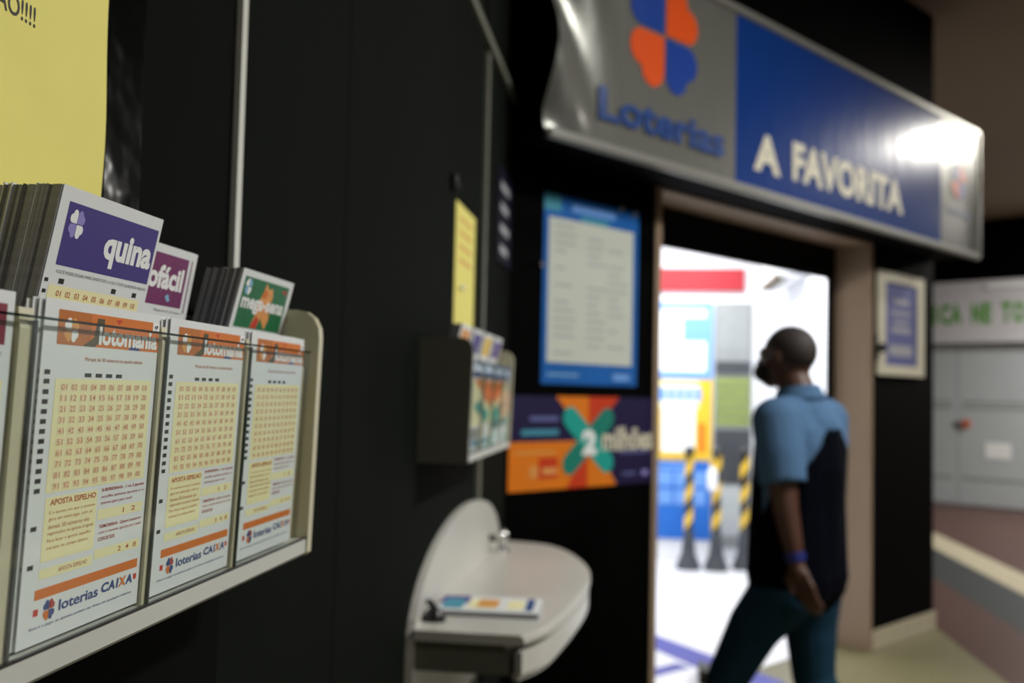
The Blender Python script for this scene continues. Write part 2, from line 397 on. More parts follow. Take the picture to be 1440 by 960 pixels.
SW, SH = .140, .2065
def slip_mesh(w=SW, h=SH):
    g = G(); g.box(0, w, 0, h, -.0006, 0, 'white_paper'); return g.mesh('slip')
SLIP = slip_mesh()
gg = G(); lotomania(gg, SW, SH); LOTO = gg.mesh('slip_print')
gg = G(); marks(gg, SW, SH); MARKS = gg.mesh('edge_marks')
def front_stack(name, label, y0, print_mesh, n=4, z0=1.1735, xb=-.3555, group='lottery slips in the near dispenser', dz=0):
    t = thing(name, label, 'slips', fr((xb, y0, z0), YA, (.045, 0, 1)), group)
    for k in range(n):
        s = link('slip', SLIP, t); s.location = (-.0032*k+random.uniform(-.0006, .0006), random.uniform(-.002, .001) if k else 0, -.0019*k)
        p = link('slip_print' if k == 0 else 'edge_marks', print_mesh if k == 0 else MARKS, s); p['kind'] = 'stuff'
    return t
front_stack('slip_stack', 'orange-headed lottery slips nearest the camera, largest of the three in the front row', .543, LOTO)
front_stack('slip_stack', 'orange-headed lottery slips in the middle of the three in the front row', .700, LOTO)
front_stack('slip_stack', 'orange-headed lottery slips at the far end, below the green slips', .857, LOTO)
gg = G(); w_, h_ = SW, SH
gg.rect(.1*w_, .855*h_, .955*w_, .965*h_, 0.00012, 'maroon_ink'); gg.text('dupla sena', .3*w_, .885*h_, .90*w_, .93*h_, 0.00024, 'white_ink', .03)
gg.text('Marque de 6 a 15 números', .35*w_, .825*h_, .94*w_, .838*h_, 0.00024, 'grey_ink')
gg.rect(.115*w_, .44*h_, .96*w_, .76*h_, 0.00012, 'cream_paper')
for r in range(5):
    for c in range(10): gg.text('%02d' % (r*10+c+1), (.16+c*.079)*w_, (.70-r*.055)*h_, (.20+c*.079)*w_, (.715-r*.055)*h_, 0.00024, 'red_text')
gg.rect(.115*w_, .2*h_, .96*w_, .36*h_, 0.00012, 'cream_paper'); marks(gg, w_, h_); footer(gg, w_, h_, 'maroon_ink')
front_stack('slip_stack', 'maroon-headed lottery slips cut off by the left edge', .3745, gg.mesh('slip_print'), dz=0)

RH = .168
def rear_stack(label, y0, w, ztop, xtop, paint, n=15, group='lottery slips in the rear row', slope=.24, skew=0):
    up = Vector((slope, 0, 1)).normalized(); org = Vector((xtop, y0, ztop))-up*RH
    t = thing('slip_stack', label, 'slips', fr(org, YA, up), group)
    g = G(); g.box(0, w, 0, RH, -.0006, 0, 'white_paper'); s = g.build('slip', t)
    g = G(); paint(g, w, RH); g.build('slip_print', s)
    M3 = []
    for em in ('edge_paper', 'edge_paper_dark', 'white_paper'):
        g = G(); g.box(0, w, 0, RH, -.0022 if em != 'white_paper' else -.0009, 0, em); M3.append(g.mesh('slip_bundle'))
    d = -.0008
    while d > -.0008-.0025*n:
        q = random.choice((0, 0, 0, 1, 1, 2)); b = link('slip_bundle', M3[q], t)
        b.location = (random.uniform(-.0008, .0008)-.0004, slope*d/1.0+random.uniform(-.0012, .0) + (.0012 if q == 2 else 0), d); d -= .0023 if q < 2 else .0010
    return t
def p_quina(g, w, h):
    X = lambda s: s*w; Y = lambda d: h-d        # d is measured down from the top edge
    g.rect(X(.075), Y(.052), X(.975), Y(.0095), 0.00012, 'purple_ink')
    g.clover(X(.17), Y(.023), .0085, .0095, 0.00024, ('white_ink', 'purple_light', 'purple_light', 'white_ink'))
    g.text('quina', X(.455), Y(.047), X(.955), Y(.0205), 0.00030, 'white_ink', .042)
    g.text('VOCÊ PODE JOGAR MARCANDO DE 5, 6 OU 7 DOS QUADROS ABAIXO', X(.09), Y(.058), X(.975), Y(.0545), 0.00018, 'grey_ink')
    for s in (.13, .62, .84): g.rect(X(s), Y(.064), X(s+.045), Y(.0605), 0.00018, 'black_ink')
    g.rect(X(.06), Y(.11), X(.93), Y(.0655), 0.00012, 'cream_paper')
    for r in range(3):
        for c in range(10): g.text('%02d' % (r*10+c+1), X(.13+c*.08), Y(.0725+r*.0072), X(.172+c*.08), Y(.0685+r*.0072), 0.00024, 'orange_text', .01)
    for k in range(6): g.rect(X(.015), Y(.064+k*.0075), X(.045), Y(.0615+k*.0075), 0.00012, 'black_ink')
rear_stack('tall purple-headed slip stack rising behind the orange slips', .594, .135, 1.458, -.370, p_quina, 18, slope=.20)
def p_facil(g, w, h):
    g.rect(.05*w, h-.051, .88*w, h-.007, 0.00012, 'magenta_ink')
    g.text('lotofácil', .08*w, h-.037, .84*w, h-.0165, 0.00030, 'white_ink', .04)
    rnd = random.Random(3)
    for k in range(40):
        x = rnd.uniform(.08, .85)*w; y = h-rnd.choice([rnd.uniform(.009, .017), rnd.uniform(.038, .049)]); e = rnd.uniform(.0003, 0.00034)
        g.poly([(x-e, y), (x, y-e), (x+e, y), (x, y+e)], 0.00018, rnd.choice(['pale_blue_ink', 'white_ink', 'peach_ink', 'red_text']))
    g.poly([(.62*w, h-.043), (.66*w, h-.040), (.70*w, h-.046), (.66*w, h-.047)], 0.00018, 'pale_blue_ink')
    g.rect(.925*w, h-.055, .94*w, h-.007, 0.00012, 'magenta_ink')
    g.text('Marque de 15 a 20 números', .5*w, h-.057, .9*w, h-.054, 0.00018, 'grey_ink')
rear_stack('magenta-headed slip stack half hidden behind the purple-headed stack', .733, .123, 1.448, -.4, p_facil, 8, slope=.17)
def p_mega(g, w, h):
    g.rect(.06*w, h-.056, .93*w, h-.0065, 0.00012, 'green_ink')
    g.clover(.15*w, h-.016, .0075, .008, 0.00024, ('white_ink', 'pale_blue_ink', 'pale_blue_ink', 'white_ink'))
    # orange burst of blots across the green
    g.poly([(.34*w, h-.055), (.40*w, h-.040), (.38*w, h-.030), (.44*w, h-.020), (.47*w, h-.008), (.53*w, h-.014), (.60*w, h-.012), (.64*w, h-.020), (.62*w, h-.030),
            (.66*w, h-.044), (.62*w, h-.055), (.56*w, h-.050), (.50*w, h-.044), (.46*w, h-.055)], 0.00018, 'peach_ink')
    g.poly([(.34*w, h-.055), (.42*w, h-.042), (.48*w, h-.046), (.46*w, h-.055)], 0.00024, 'red_ink')
    g.poly([(.42*w, h-.023), (.46*w, h-.014), (.54*w, h-.018), (.50*w, h-.024)], 0.00024, 'orange_ink')
    g.poly([(.78*w, h-.012), (.90*w, h-.010), (.88*w, h-.016)], 0.00018, 'red_text')
    g.text('mega-sena', .09*w, h-.0415, .90*w, h-.0265, 0.00034, 'white_ink', .035)
rear_stack('green-headed slip stack at the far end of the rear row', .892, .136, 1.4415, -.3705, p_mega, 14)

# ------------------------------------------------------------------ dispensers
def dispenser(name, label, y0, y1, gaps, dz, near_panel, dep=0):
    t = thing(name, label, 'dispenser', Matrix.Translation((0, 0, dz)), 'slip dispensers on the dark wall')
    lean = lambda x, z: x+(z-1.171)*.045
    g = G(); g.prism([(-.4555, 1.153), (-.4495, 1.153), (-.4495, 1.40), (-.4555, 1.40)], y0, y1, 'grey_plastic', 'y'); g.build('back_panel', t)
    g = G(); g.prism([(-.4495, 1.153), (-.352, 1.153), (-.349, 1.156), (-.349, 1.171), (-.4495, 1.171)], y0, y1, 'grey_plastic', 'y'); g.build('tray', t)
    g = G(); g.prism([(-.3665, 1.171), (-.3635, 1.171), (lean(-.3635, 1.352), 1.352), (lean(-.3665, 1.352), 1.352)], y0, y1, 'cream_plastic', 'y'); g.build('middle_wall', t)
    g = G(); g.prism([(-.4495, 1.255), (-.375, 1.255), (-.37, 1.2625), (-.4495, 1.2625)], y0, y1, 'cream_plastic', 'y'); g.build('rear_ledge', t)
    prof = [(-.4555, 1.153), (-.350, 1.153), (-.3475, 1.1555), (-.3415, 1.383), (-.3425, 1.394), (-.348, 1.405), (-.357, 1.4115), (-.366, 1.4135), (-.4555, 1.4135)]
    for a, b in ((y1, y1+.013),)+(((y0-.013, y0),) if near_panel else ()):
        g = G(); g.prism(prof, a, b, near_panel if (a < y0 and near_panel) else 'cream_plastic', 'y'); g.build('end_panel', t)  # near end can take a darker colour, painting in its unlit side
    for a, b in gaps:
        g = G(); g.prism([(-.3635, 1.171), (-.3530, 1.171), (lean(-.3530, 1.36), 1.36), (lean(-.355, 1.372), 1.372), (lean(-.3635, 1.372), 1.372)], a, b, 'cream_plastic', 'y'); g.build('divider', t)
        g = G(); g.prism([(-.3530, 1.171), (-.3508, 1.171), (lean(-.3508, 1.365), 1.365), (lean(-.3530, 1.365), 1.365)], b-.0025, b-.0005, 'acrylic_edge', 'y'); g.build('divider_edge', t)
    fx = -.3506
    g = G(); g.prism([(fx-.0000, 1.1715), (fx+.0018, 1.1715), (lean(fx+.0018, 1.366), 1.366), (lean(fx, 1.366), 1.366)], y0, y1-.03, 'acrylic', 'y'); p = g.build('front_pane', t)
    g = G(); g.prism([(lean(fx, 1.366), 1.366), (lean(fx+.0018, 1.366), 1.366), (lean(fx+.0018, 1.3675), 1.3675), (lean(fx, 1.3675), 1.3675)], y0, y1-.03, 'acrylic_rim', 'y'); g.build('pane_edge', p)
    g = G(); g.box(fx-.0005, fx+.0023, y0, y1, 1.1705, 1.1722, 'black_plastic'); g.build('pane_gap', p)  # black strip standing in for the dark gap beneath the pane
    return t
dispenser('slip_dispenser', 'large cream slip dispenser with clear front, nearest the camera', .30, 1.030, ((.5165, .5305), (.6845, .692), (.8425, .8495)), 0, None)
dispenser('slip_dispenser', 'smaller-looking far slip dispenser with shade-darkened grey end above the writing shelf', 2.036, 2.675, ((2.19, 2.205), (2.35, 2.365), (2.51, 2.525)), .028, 'shade_grey')
def p_flyer(g, w, h):
    g.rect(.05*w, .86*h, .95*w, .93*h, .0004, 'black_ink'); g.rect(.06*w, .30*h, .94*w, .84*h, .0004, 'cream_paper')
    g.poly([(.08*w, .84*h), (.92*w, .84*h), (.5*w, .46*h)], .0006, 'poster_orange')
    for sx in (-1, 1): g.poly([(w*(.5+sx*a), h*b) for a, b in ((.04, .42), (.30, .60), (.40, .52), (.14, .30))], .0008, 'poster_teal')
    g.rect(.05*w, .14*h, .35*w, .27*h, .0004, 'grey_ink'); g.rect(.55*w, .2*h, .93*w, .34*h, .0007, 'grey_ink'); g.rect(.1*w, .06*h, .5*w, .12*h, .0004, 'teal_ink')
t = thing('prize_flyer', 'wide orange and teal flyer behind the clear front of the far dispenser', 'flyer', fr((-.3565, 2.045, 1.2015), YA, (.045, 0, 1)))
g = G(); g.box(0, .615, 0, .185, -.001, 0, 'white_paper'); sh_ = g.build('sheet', t)
g = G(); p_flyer(g, .615, .185); g.build('flyer_print', sh_)
for y, m, l in ((2.05, 'peach_ink', 'peach-topped slips at the near end of the far dispenser'), (2.21, 'purple_ink', 'purple-topped slips second along the rear of the far dispenser'),
                (2.37, 'shop_yellow', 'yellow-topped slips third along the rear of the far dispenser'), (2.53, 'purple_deep', 'violet-topped slips at the far end of the far dispenser')):
    def pp(g, w, h, m=m): g.rect(.12*w, h-.055, .88*w, h-.01, .0004, m)
    rear_stack(l, y, .136, 1.472, -.3705, pp, 8, 'slips in the rear row of the far dispenser')

# ------------------------------------------------------------------ paper and film on the left wall
t = thing('paper_notice', 'large yellow paper notice above the near dispenser', 'notice', WALL(.38, 1.44, .0006))
nx, ny = 24, 20; V = []; Fc = []
for j in range(ny+1):
    for i in range(nx+1):
        x = i/nx; y = j/ny; yy = y*.46; wv = .403+.0025*math.sin(yy*22)+(-.006*(1-min(1, yy/.10)) if yy < .10 else 0)
        fold = (.125-.30*(x-.6)) if x > .3 else .2
        out = .0006+max(0, (fold-yy))*.055+.0012*max(0, x-.8)*math.sin(yy*30+1)**2
        V.append((x*wv, yy, out))
for j in range(ny):
    for i in range(nx): b0 = j*(nx+1)+i; Fc.append((b0, b0+1, b0+nx+2, b0+nx+1))
g = G(); g.add(V, Fc, 'yellow_paper'); g.add([(a, b, c-.0007) for a, b, c in V], [f[::-1] for f in Fc], 'yellow_paper'); smooth(g.build('sheet', t), 60)
g = G(); g.text('ATENÇÃO!!!!', .301-.105, .1505, .301, .1735, .0009, 'black_ink', .008); g.build('lettering', t)
g = G(); g.box(0, .060, 0, .36, 0, .0005, 'film'); o = g.build('tape_strip'); o.matrix_world = WALL(.786, 1.42, .0008)
tag(o, 'clear wrinkled film strip along the right edge of the yellow notice', 'tape')
def sheet_notice(name, label, cat, M, w, h, m, th=.001):
    t = thing(name, label, cat, M); g = G(); g.box(0, w, 0, h, 0, th, m); g.build('sheet', t); return t
t = sheet_notice('paper_notice', 'small yellow paper notice behind the far dispenser', 'notice', WALL(2.385, 1.46, .0006), .285, .34, 'yellow_paper')
g = G()
for k in range(4): g.rect(.05, .30-k*.035, .235, .308-k*.035, .0015, 'tan_ink')
g.build('print_lines', t)
g = G(); g.tube([(0, 0, 0), (0, 0, .006)], .003, 'chrome'); g.ball((0, 0, .009), .007, 'white_ink'); o = g.build('push_pin'); o.matrix_world = WALL(2.44, 1.588, .002); tag(o, 'white push pin in the small yellow notice', 'pin')
g = G(); g.box(-.02, .02, -.02, .02, 0, .012, 'black_plastic', .003); g.tube([(0, 0, .012), (0, -.012, .02), (0, -.022, .012)], .004, 'black_plastic'); o = g.build('wall_hook'); o.matrix_world = WALL(2.33, 1.83, .0005); tag(o, 'black wall hook above the small yellow notice', 'hook')
t = sheet_notice('wall_sign', 'narrow dark blue sign with four white lines by the corner', 'sign', WALL(3.06, 1.745, .0006), .325, .30, 'sign_navy', .006)
for k in range(4):
    g = G(); g.rect(.06, .235-k*.068, .25-.02*(k % 2), .262-k*.068, .0065, 'notice_pale'); g.build('print_line', t)

# ------------------------------------------------------------------ writing shelf
t = thing('writing_shelf', 'white rounded writing shelf with arched back plate', 'shelf')
pts = [(1.965, .55), (3.21, .55), (3.21, .80)]
pts += [(2.6+.61*math.cos(a), .80+.235*math.sin(a)**.8) for a in (math.pi*k/24 for k in range(0, 13))]
pts += [(2.6-.635*math.sin(a), .80+.235*math.cos(a)**.9) for a in (math.pi/2*k/12 for k in range(1, 13))]
g = G(); g.prism(pts, WX+.0005, WX+.016, 'shelf_white', 'x'); g.build('back_plate', t)
def cr(P, n=8):
    out = []
    for i in range(len(P)-1):
        p0, p1, p2, p3 = (Vector(P[max(0, min(len(P)-1, i+k))]) for k in (-1, 0, 1, 2))
        for q in range(n):
            s_ = q/n; out.append(.5*((2*p1)+(-p0+p2)*s_+(2*p0-5*p1+4*p2-p3)*s_**2+(-p0+3*p1-3*p2+p3)*s_**3))
    out.append(Vector(P[-1])); return out
curve = cr([(-.222, 1.965), (-.170, 2.12), (-.126, 2.58), (-.165, 2.90), (-.272, 3.14), (-.438, 3.20)])
def band(off, z0, z1, m='shelf_white', th=None):
    P = []
    for i, p in enumerate(curve):
        d = (curve[min(i+1, len(curve)-1)]-curve[max(i-1, 0)]).normalized(); P.append(p+Vector((d.y, -d.x))*off)
    g = G()
    if th is None: g.prism([(WX+.016, 1.965)]+[tuple(p) for p in P]+[(WX+.016, 3.2)], z0, z1, m, 'z')
    else:
        Q = []
        for i, p in enumerate(curve):
            d = (curve[min(i+1, len(curve)-1)]-curve[max(i-1, 0)]).normalized(); Q.append(p+Vector((d.y, -d.x))*(off-th))
        vs = []; fs = []
        for p, q in zip(P, Q): vs += [(p.x, p.y, z0), (p.x, p.y, z1), (q.x, q.y, z1), (q.x, q.y, z0)]
        n = len(P)
        for i in range(n-1):
            for k in range(4): fs.append((i*4+k, i*4+(k+1) % 4, i*4+4+(k+1) % 4, i*4+4+k))
        fs += [(3, 2, 1, 0), tuple(range(4*n-4, 4*n))]; g.add(vs, fs, m)
    return g
smooth(band(0, .834, .8545).build('shelf_top', t), 50)
smooth(band(.006, .838, .850, th=.006).build('edge_band', t), 50)
smooth(band(-.026, .822, .834, th=.012).build('groove', t), 50)
smooth(band(.002, .778, .822, th=.016).build('apron', t), 50)
smooth(band(-.006, .766, .778, th=.012).build('apron_lip', t), 50)
g = G(); g.box(WX+.016, -.232, 1.985, 2.0, .77, .834, 'shade_grey'); g.build('under_shade', t)  # grey sheet painting in the shade of the hollow under the shelf
t = thing('slip_pad', 'small pad of printed slips lying on the writing shelf', 'slips', Matrix.Translation((-.425, 2.10, .8547)) @ Matrix.Rotation(math.radians(2), 4, 'Z'))
for k in range(4):
    g = G(); g.box(random.uniform(0, .002), .222-random.uniform(0, .002), random.uniform(0, .003), .150, k*.0032, k*.0032+.003, 'edge_paper' if k < 3 else 'white_paper'); o = g.build('slip', t)
g = G(); z = .0130
g.rect(.0, .07, .062, .149, z, 'purple_deep'); g.rect(.01, .02, .055, .12, z+.0004, 'teal_ink'); g.rect(.066, .03, .125, .12, z, 'cream_paper'); g.rect(.085, .04, .13, .12, z+.0004, 'tan_ink'); g.rect(.15, .03, .185, .12, z, 'cream_paper'); g.rect(.19, .02, .207, .14, z, 'blue_ink')
g.build('slip_print', o)
t = thing('pen_stand', 'black pen stand on the near corner of the writing shelf', 'pen stand', Matrix.Translation((-.415, 2.055, .8547)))
g = G(); g.tube([(0, 0, 0), (0, 0, .008), (0, 0, .020), (0, 0, .026)], [.024, .024, .017, .010], 'black_plastic', 20); smooth(g.build('base', t), 40)
g = G(); g.tube([(0, 0, .024), (-.012, .01, .034), (-.02, .018, .036)], [.006, .007, .004], 'black_plastic', 10); g.build('socket', t)
t = thing('pen_holder', 'chrome ball pen holder at the far end of the writing shelf', 'pen holder', Matrix.Translation((-.405, 2.98, .8547)))
g = G(); g.tube([(0, 0, 0), (0, 0, .006), (0, 0, .012), (0, 0, .030)], [.026, .024, .010, .009], 'chrome', 20); smooth(g.build('base', t), 40)
g = G(); g.ball((0, 0, .046), .022, 'chrome', 20, 14); smooth(g.build('ball', t), 80)
g = G(); g.tube([(-.01, .0, .036), (-.035, 0, .040), (-.045, 0, .03)], .010, 'black_plastic', 10); smooth(g.build('socket', t), 60)

# ------------------------------------------------------------------ shop sign
t = thing('shop_sign', 'long silver and blue banner sign above the doorway', 'sign', FRONT(0, 0))
U0, U1, Z0, Z1, NO = -.085, 3.58, 2.175, 2.91, .25
g = G(); g.box(.14, U1-.02, Z0+.004, Z1-.01, .0005, NO-.045, 'black_wall'); g.box(-.085, .14, Z0+.004, Z1-.01, .10, NO-.045, 'black_wall'); g.build('housing', t)
def hgt(u, z):
    a = max(0, min(1, (.31-u)/.38)); v = (z-Z0)/(Z1-Z0)
    f = .034*math.sin(9*(u*1.9+v*.55)+3*v*v)+.016*math.sin(21*(u+v*.33)+1)
    return f*a**1.6+.0006*math.sin(u*5)
nx, ny = 150, 26; V = []; FS = {'silver_vinyl': [], 'blue_vinyl': []}
for j in range(ny+1):
    for i in range(nx+1):
        u = U0+(U1-U0)*i/nx; z = Z0+(Z1-Z0)*j/ny; V.append((u, z, NO+hgt(u, z)*min(1, 8*j*(ny-j)/ny/ny+.1)))
g = G()
for j in range(ny):
    for i in range(nx):
        u = U0+(U1-U0)*(i+.5)/nx; b0 = j*(nx+1)+i; FS['blue_vinyl' if 1.02 < u < 3.04 else 'silver_vinyl'].append((b0, b0+1, b0+nx+2, b0+nx+1))
me = bpy.data.meshes.new('banner'); allf = FS['silver_vinyl']+FS['blue_vinyl']; me.from_pydata(V, [], allf)
me.materials.append(MATS['silver_vinyl']); me.materials.append(MATS['blue_vinyl'])
me.polygons.foreach_set('material_index', [0]*len(FS['silver_vinyl'])+[1]*len(FS['blue_vinyl'])); me.update()
ban = link('banner', me, t); smooth(ban, 80)
def on_ban(g, name, off=.003):
    g.v = [(x, y, NO+hgt(x, y)+off) for x, y, _ in g.v]; return g.build(name, ban)
g = G(); g.clover(.535, 2.662, .205, .205, 0, ('sign_blue', 'sign_orange', 'sign_orange', 'sign_blue')); on_ban(g, 'emblem')
g = G(); g.text('Loterias', .165, 2.275, .925, 2.395, 0, 'sign_text_blue', .03); on_ban(g, 'lettering', .009)
g = G(); g.text('A', 1.15, 2.272, 1.36, 2.432, 0, 'sign_cream', .045); on_ban(g, 'lettering'); g = G(); g.text('FAVORITA', 1.46, 2.278, 2.56, 2.452, 0, 'sign_cream', .045); on_ban(g, 'lettering')
g = G(); g.clover(3.29, 2.575, .10, .10, 0, ('sign_blue', 'sign_orange', 'sign_orange', 'sign_blue')); on_ban(g, 'emblem'); g = G(); g.text('Loterias', 3.13, 2.38, 3.46, 2.42, 0, 'sign_text_blue', .02); on_ban(g, 'lettering')
for a, b, c, d in ((U0, U1, Z0-.012, Z0+.022), (U0, U1, Z1-.022, Z1+.012)):
    g = G(); g.box(a, b, c, d, NO-.02, NO+.014, 'sign_metal', .006); g.build('edge_rail', t)
g = G(); g.box(U1-.012, U1+.012, Z0, Z1, NO-.02, NO+.012, 'sign_metal', .005); g.build('edge_rail', t)

# ------------------------------------------------------------------ posters on the shop front
t = sheet_notice('results_poster', 'tall blue-bordered poster with white list left of the doorway', 'poster', FRONT(.166, 1.364, .001), .545, .69, 'poster_blue', .002)
g = G(); g.rect(.026, .078, .512, .606, .0025, 'poster_white')
rnd = random.Random(5)
for k in range(16):
    y = .575-k*.031
    for x0 in (.06, .24, .36): 
        if rnd.random() < .75: g.rect(x0, y, x0+rnd.uniform(.06, .12), y+.008, .003, 'notice_pale')
g.rect(.15, .64, .40, .665, .0025, 'shop_sky'); g.rect(.40, .02, .50, .045, .0025, 'shop_sky'); g.rect(.03, .03, .20, .038, .0025, 'pale_blue_ink'); g.rect(.0, .63, .09, .69, .0023, 'teal_ink'); g.rect(.2, .606, .36, .63, .0023, 'teal_ink')
g.build('poster_print', t)
for k, (x, y) in enumerate(((.585, 2.052), (.672, 2.045))):
    g = G(); g.prism([(0, -.014), (.016, .012), (.030, .016), (.016, -.012)], 0, .001, 'notice_pale', 'z'); o = g.build('tape_piece'); o.matrix_world = FRONT(x, y, .0035); tag(o, ['torn tape piece on the top edge of the blue poster', 'torn tape piece at the top right corner of the blue poster'][k], 'tape', 'tape on the blue poster')
g = G(); g.tube([(0, 0, 0), (0, 0, .008)], .006, 'chrome'); g.ball((0, 0, .012), .012, 'chrome'); o = g.build('wall_screw'); o.matrix_world = FRONT(.148, 1.791, .0005); tag(o, 'chrome screw cap at the left edge of the blue poster', 'screw')
t = sheet_notice('prize_poster', 'wide purple and orange poster with a teal cross left of the doorway', 'poster', FRONT(.012, .985, .001), .808, .335, 'poster_purple', .002)
g = G()
g.rect(0, 0, .5, .172, .0025, 'poster_orange')
g.poly([(.235, .335), (.415, .335), (.415, .17)], .003, 'poster_orange'); g.poly([(.415, .335), (.595, .335), (.415, .17)], .003, 'poster_red')
g.poly([(.30, 0), (.415, 0), (.415, .17)], .003, 'poster_red'); g.poly([(.415, 0), (.585, 0), (.43, .20), (.415, .17)], .0032, 'poster_orange')
def bar(p, q, wd, m, z):
    p = Vector(p); q = Vector(q); d = (q-p).normalized(); n = Vector((-d.y, d.x)); P = []
    for c, s0 in ((p, 90), (q, -90)):
        for k in range(7): a = math.radians(s0+k*30); P.append(tuple(c+(d*math.cos(a)+n*math.sin(a))*wd/2))
    g.poly(P, z, m)
bar((.315, .258), (.522, .088), .082, 'poster_teal', .0042); bar((.522, .254), (.315, .088), .082, 'poster_teal_dark', .0038)
g.text('2', .380, .118, .462, .212, .005, 'white_ink', .06)
g.text('milhões', .495, .130, .803, .222, .005, 'sign_cream', .03)
g.rect(.60, .118, .78, .128, .0035, 'notice_violet'); g.rect(.10, .245, .25, .262, .0035, 'notice_violet'); g.rect(.06, .195, .25, .215, .0035, 'teal_ink')
g.rect(.03, .13, .24, .138, .003, 'tan_ink'); g.rect(.15, .04, .25, .115, .0028, 'poster_red'); g.rect(.17, .055, .245, .078, .0032, 'peach_ink'); g.clover(.125, .066, .022, .022, .0032, ('peach_ink', 'tan_ink', 'tan_ink', 'peach_ink'))
g.rect(.62, .035, .70, .045, .0035, 'notice_violet'); g.rect(.74, .03, .78, .05, .0035, 'purple_light')
g.build('poster_print', t)
# framed notice on the pillar
t = thing('framed_notice', 'white-framed violet notice on the black pillar', 'notice', FRONT(2.80, 1.472, .001))
W_, H_ = .588, .572; g = G()
for a, b, c, d in ((0, W_, 0, .055), (0, W_, H_-.055, H_), (0, .085, .055, H_-.055), (W_-.085, W_, .055, H_-.055)): g.box(a, b, c, d, 0, .014, 'sign_cream')
g.build('frame', t)
g = G(); g.box(.085, W_-.085, .055, H_-.055, 0, .006, 'notice_violet'); p = g.build('sheet', t)
g = G()
for y0, y1, x0, x1 in ((.40, .43, .20, .40), (.34, .36, .17, .42), (.29, .31, .20, .40), (.24, .27, .17, .42), (.11, .17, .14, .44)): g.rect(x0, y0, x1, y1, .0066, 'notice_pale')
g.build('print_lines', p)
t = thing('door_lock', 'black lock knob on the pillar beside the framed notice', 'lock', FRONT(2.772, 1.615, .001))
g = G(); g.box(-.024, .024, -.075, .075, 0, .016, 'black_plastic', .005); g.build('plate', t)
g = G(); g.tube([(0, 0, .016), (0, 0, .03), (0, 0, .045), (0, 0, .06)], [.012, .014, .028, .022], 'black_plastic', 16); smooth(g.build('knob', t), 50)

# ------------------------------------------------------------------ inside the shop
BW = lambda x, z, off=0: fr((x, 8.25-off, z), XA, UP)
def panel(name, label, cat, x0, x1, z0, z1, m, th=.02, off=.001):
    t = thing(name, label, cat, BW(x0, z0, off)); g = G(); g.box(0, x1-x0, 0, z1-z0, 0, th, m, .003); g.build('board', t); return t
t = panel('fascia_board', 'red fascia board high on the back wall of the shop', 'sign', -.5, .83, 2.19, 2.375, 'shop_red', .05)
t = panel('wall_poster', 'white poster with sky blue border on the shop back wall', 'poster', -.02, .583, 1.475, 2.10, 'shop_sky')
g = G(); g.rect(.06, .06, .55, .56, .021, 'white_ink'); g.rect(.36, .30, .55, .50, .0215, 'shop_sky'); g.build('poster_print', t)
t = panel('wall_poster', 'yellow poster with a white figure on the shop back wall', 'poster', -.02, .583, .815, 1.465, 'shop_yellow')
g = G(); g.rect(.0, .42, .5, .64, .021, 'cream_paper'); g.rect(.20, .06, .47, .45, .0215, 'white_ink')
for k in range(5): g.rect(.18+k*.07, .475, .235+k*.07, .585, .022, 'shop_sky')
g.rect(.50, .06, .55, .30, .0215, 'orange_ink'); g.build('poster_print', t)
t = panel('wall_poster', 'blue poster with pale boxes behind the queue posts', 'poster', -.02, .583, .175, .80, 'shop_blue')
g = G()
for i in range(4):
    for j in range(2): g.rect(.04+i*.135, .28+j*.15, .155+i*.135, .40+j*.15, .021, 'shop_sky')
g.rect(.15, .57, .45, .60, .021, 'shop_sky'); g.build('poster_print', t)
t = panel('display_case', 'tall grey display case beside the posters in the shop', 'display', .597, .895, .12, 2.10, 'shop_grey', .03)
g = G(); g.box(.02, .28, 1.58, 1.94, .03, .036, 'shop_grey');  g.build('picture', t)
g = G(); g.box(.01, .29, 1.40, 1.50, .03, .05, 'shop_dark'); g.build('rail', t)
for k in range(5):
    g = G(); g.box(.015, .285, .98+k*.08, 1.05+k*.08, .03, .038, 'shop_olive'); g.build('list_row', t)
g = G(); g.box(.01, .29, .52, .95, .03, .045, 'shop_dark'); g.build('lower_panel', t)
g = G(); g.box(.01, .29, .1, .5, .03, .04, 'facade_grey'); g.build('kick_panel', t)
def post(x, y, label, first=[None]):
    t = thing('queue_post', label, 'post', Matrix.Translation((x, y, .006)), 'striped queue posts in the shop')
    if first[0] is None:
        a = G(); a.tube([(0, 0, 0), (0, 0, .02), (0, 0, .12), (0, 0, .30)], [.095, .095, .055, .036], 'shop_dark', 20)
        b = G(); b.tube([(0, 0, .29), (0, 0, .88)], .032, 'black_plastic', 16)
        c = G(); n = 12; vs = []; fs = []
        for k in range(n+1):
            a_ = 2*math.pi*k/n; s_ = .05*math.cos(a_)
            vs += [(.034*math.cos(a_), .034*math.sin(a_), s_), (.034*math.cos(a_), .034*math.sin(a_), s_+.10)]
        for k in range(n): fs.append((2*k, 2*k+2, 2*k+3, 2*k+1))
        c.add(vs, fs, 'shop_yellow')
        d = G(); d.tube([(0, 0, .88), (0, 0, .91), (0, 0, .94)], [.040, .044, .02], 'black_plastic', 16)
        first[0] = (a.mesh('base'), b.mesh('pole'), c.mesh('stripe'), d.mesh('cap'))
    A, B, C_, D = first[0]
    link('base', A, t); link('pole', B, t); link('cap', D, t)
    for z in (.34, .54, .74): o = link('stripe', C_, t); o.location.z = z
    return t
post(.39, 7.85, 'black and yellow queue post in front of the blue poster')
post(.60, 7.85, 'black and yellow queue post carrying a white bottle')
post(.82, 7.95, 'black and yellow queue post partly hidden by the man')
t = thing('spray_bottle', 'white spray bottle with yellow cap on the middle queue post', 'bottle', Matrix.Translation((.60, 7.85, .946)) )
t.location.z = .946
t.location = (.56, 7.80, .62); 
